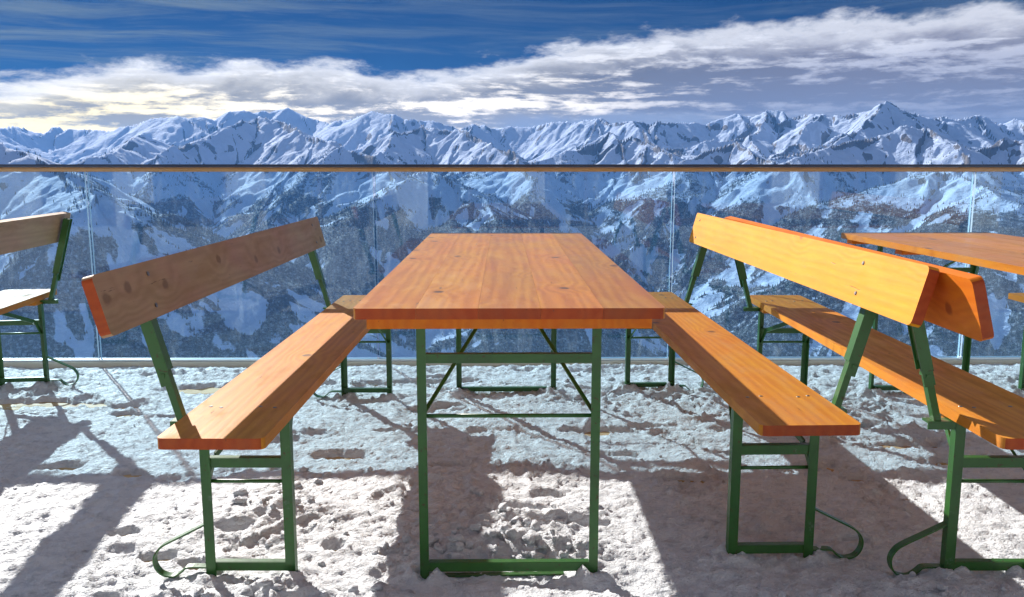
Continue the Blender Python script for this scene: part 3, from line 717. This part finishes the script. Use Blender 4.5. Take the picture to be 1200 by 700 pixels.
dirt = n.m('MULTIPLY', n.m('ADD', n.step(sme, .50, .78), n.m('MULTIPLY', n.step(dr_, .55, .8), .5)), .085)
dirt = n.m('ADD', dirt, .012)
df = n.new('ShaderNodeBsdfDiffuse'); n.put(df.inputs[0], (.70, .78, .86))
tl = n.new('ShaderNodeBsdfTranslucent'); n.put(tl.inputs[0], (.70, .78, .86))
ad = n.new('ShaderNodeMixShader'); ad.inputs[0].default_value = .5; n.l.new(df.outputs[0], ad.inputs[1]); n.l.new(tl.outputs[0], ad.inputs[2])
mx2_ = n.new('ShaderNodeMixShader'); n.put(mx2_.inputs[0], dirt); n.l.new(mx.outputs[0], mx2_.inputs[1]); n.l.new(ad.outputs[0], mx2_.inputs[2])
n.l.new(mx2_.outputs[0], out.inputs[0])
me_edge, n, b = material('polished_glass_edge'); n.put(b.inputs['Base Color'], (.55, .74, .88)); b.inputs['Roughness'].default_value = .15; b.inputs['Transmission Weight'].default_value = .35
J = [-8.6, -7.05, -5.43, -3.83, -2.224, -.691, .918, 2.543, 4.15, 5.75, 7.3, 8.6]
for a, b_ in zip(J[:-1], J[1:]):
    bm = bmesh.new(); fs = prism(bm, [(a + .007, -.0085), (b_ - .007, -.0085), (b_ - .007, .0085), (a + .007, .0085)], .034, 1.068)
    for f_ in fs:
        f_.normal_update()
        if abs(f_.normal.y) < .5: f_.material_index = 1
    part('glass_panel', finish(bm, 'glass_panel', 0), [mg, me_edge], rl)
ms, n, b = material('handrail_warm_reflection'); b.inputs['Coat Weight'].default_value = .6  # warm reflections on the steel tube, painted as a golden brown base colour
oc = n.new('ShaderNodeTexCoord').outputs['Object']
n.put(b.inputs['Base Color'], n.mix(n.noise(n.v('MULTIPLY', oc, (1.5, 9, 9)), 6, 4), (.46, .22, .06), (.60, .33, .11)))
n.put(b.inputs['Roughness'], n.m('MULTIPLY_ADD', n.noise(n.v('MULTIPLY', oc, (3, 50, 50)), 3, 4), .20, .12))
bm = bmesh.new(); prism(bm, rrect(-8.65, -.021, 8.65, .021), 1.060, 1.0835); me_h = finish(bm, 'handrail', .007, 3, True)
part('handrail', me_h, [ms], rl)
m_skyrefl, n, b = material('handrail_sky_reflection'); n.put(b.inputs['Base Color'], (.018, .026, .060)); b.inputs['Roughness'].default_value = .28; b.inputs['Coat Weight'].default_value = .5  # sky reflected along the top of the tube, painted as a dark blue strip
bm = bmesh.new(); prism(bm, rrect(-8.65, -.0225, 8.65, .0225), 1.0840, 1.099); part('rail_sky_strip', finish(bm, 'rail_sky_strip', .005, 3, True), [m_skyrefl], rl)
mb, n, b = material('pale_base_profile'); P_ = n.new('ShaderNodeNewGeometry').outputs['Position']
n.put(b.inputs['Base Color'], n.mix(n.noise(P_, 14, 6, .7), (.62, .55, .42), (.74, .69, .58))); b.inputs['Roughness'].default_value = .6
bm = bmesh.new(); prism(bm, rrect(-8.7, -.040, 8.7, .040), -.05, .026); part('base_profile', finish(bm, 'base_profile', .004, 2), [mb], rl)
bm = bmesh.new()
prism(bm, rrect(-8.7, -.0200, 8.7, -.0095), .0262, .038); prism(bm, rrect(-8.7, .0095, 8.7, .0200), .0262, .038)
ma, n, b = material('aluminium_clamp_strip'); b.inputs['Metallic'].default_value = 1; n.put(b.inputs['Base Color'], (.70, .72, .75)); b.inputs['Roughness'].default_value = .35
part('clamp_strip', finish(bm, 'clamp_strip', .001, 1), [ma], rl)

# ------------------------------------------------------------------ air
mh, n, b = material('mountain_air'); nt = mh.node_tree; nt.nodes.remove(b)
pv = n.new('ShaderNodeVolumePrincipled'); pv.inputs['Color'].default_value = (.10, .36, .93, 1); pv.inputs['Density'].default_value = 2.5e-5; pv.inputs['Anisotropy'].default_value = .2
n.l.new(pv.outputs[0], nt.nodes['Material Output'].inputs['Volume'])
bm = bmesh.new(); hz = 21900.; ztop = float(H.max()) + 30
prism(bm, [(-hz, -hz), (hz, -hz), (hz, hz), (-hz, hz)], float(H.min()) - 5, ztop)
me = finish(bm, 'haze', 0); link('haze', me, [mh], kind='stuff', category='haze', label='thin blue mountain air between the terrace and the peaks')

# ------------------------------------------------------------------ lodge at the back of the terrace (seen mirrored in the glass)
lod = thing('mountain_lodge', 'pale plastered lodge behind the viewer, mirrored faintly in the glass panels', 'building', (0, -6.2, 0), 0)
mp, n, b = material('pale_lodge_plaster'); P_ = n.new('ShaderNodeNewGeometry').outputs['Position']
n.put(b.inputs['Base Color'], n.mix(n.noise(P_, 2.5, 6, .6), (.55, .50, .43), (.72, .68, .60))); b.inputs['Roughness'].default_value = .8
mfr, n, b = material('dark_window_frame'); n.put(b.inputs['Base Color'], (.09, .05, .03)); b.inputs['Roughness'].default_value = .5
mpn, n, b = material('dark_window_pane'); n.put(b.inputs['Base Color'], (.02, .03, .04)); b.inputs['Roughness'].default_value = .05
mrf, n, b = material('larch_eaves'); P_ = n.new('ShaderNodeNewGeometry').outputs['Position']
n.put(b.inputs['Base Color'], n.mix(n.noise(P_, 6, 5), (.16, .09, .05), (.26, .16, .09))); b.inputs['Roughness'].default_value = .7
wins = [(-7.6, 1.3), (-5.6, 1.3), (-3.3, 1.9), (-.6, 1.5), (1.5, 1.5), (3.9, 1.9), (6.4, 1.4)]
bm = bmesh.new(); x = -9.
for cx_, ww in wins + [(9.9, 1.8)]:
    prism(bm, rrect(x, -.35, cx_ - ww / 2, 0), -.05, 2.25); x = cx_ + ww / 2
prism(bm, rrect(-9, -.35, 9, -.002), 2.25, 3.2); prism(bm, rrect(-9, -3.5, 9, -.352), -.05, 3.2)
part('wall', finish(bm, 'wall', .006, 1), [mp], lod)
for cx_, ww in wins:
    bm = bmesh.new(); a = cx_ - ww / 2 + .003; b_ = cx_ + ww / 2 - .003
    for q0, q1, z0_, z1_ in ((a, a + .08, .02, 2.24), (b_ - .08, b_, .02, 2.24), (a + .081, b_ - .081, .02, .14), (a + .081, b_ - .081, 2.15, 2.24), (cx_ - .035, cx_ + .035, .141, 2.149)):
        prism(bm, rrect(q0, -.16, q1, -.08), z0_, z1_)
    f_ = part('window', finish(bm, 'window', .003, 1), [mfr], lod)
    bm = bmesh.new(); prism(bm, rrect(a + .075, -.13, b_ - .075, -.11), .13, 2.16); part('pane', finish(bm, 'pane', 0), [mpn], f_)
bm = bmesh.new(); prism(bm, rrect(-9.4, -3.9, 9.4, .9), 3.205, 3.40); part('roof', finish(bm, 'roof', .01, 1), [mrf], lod)
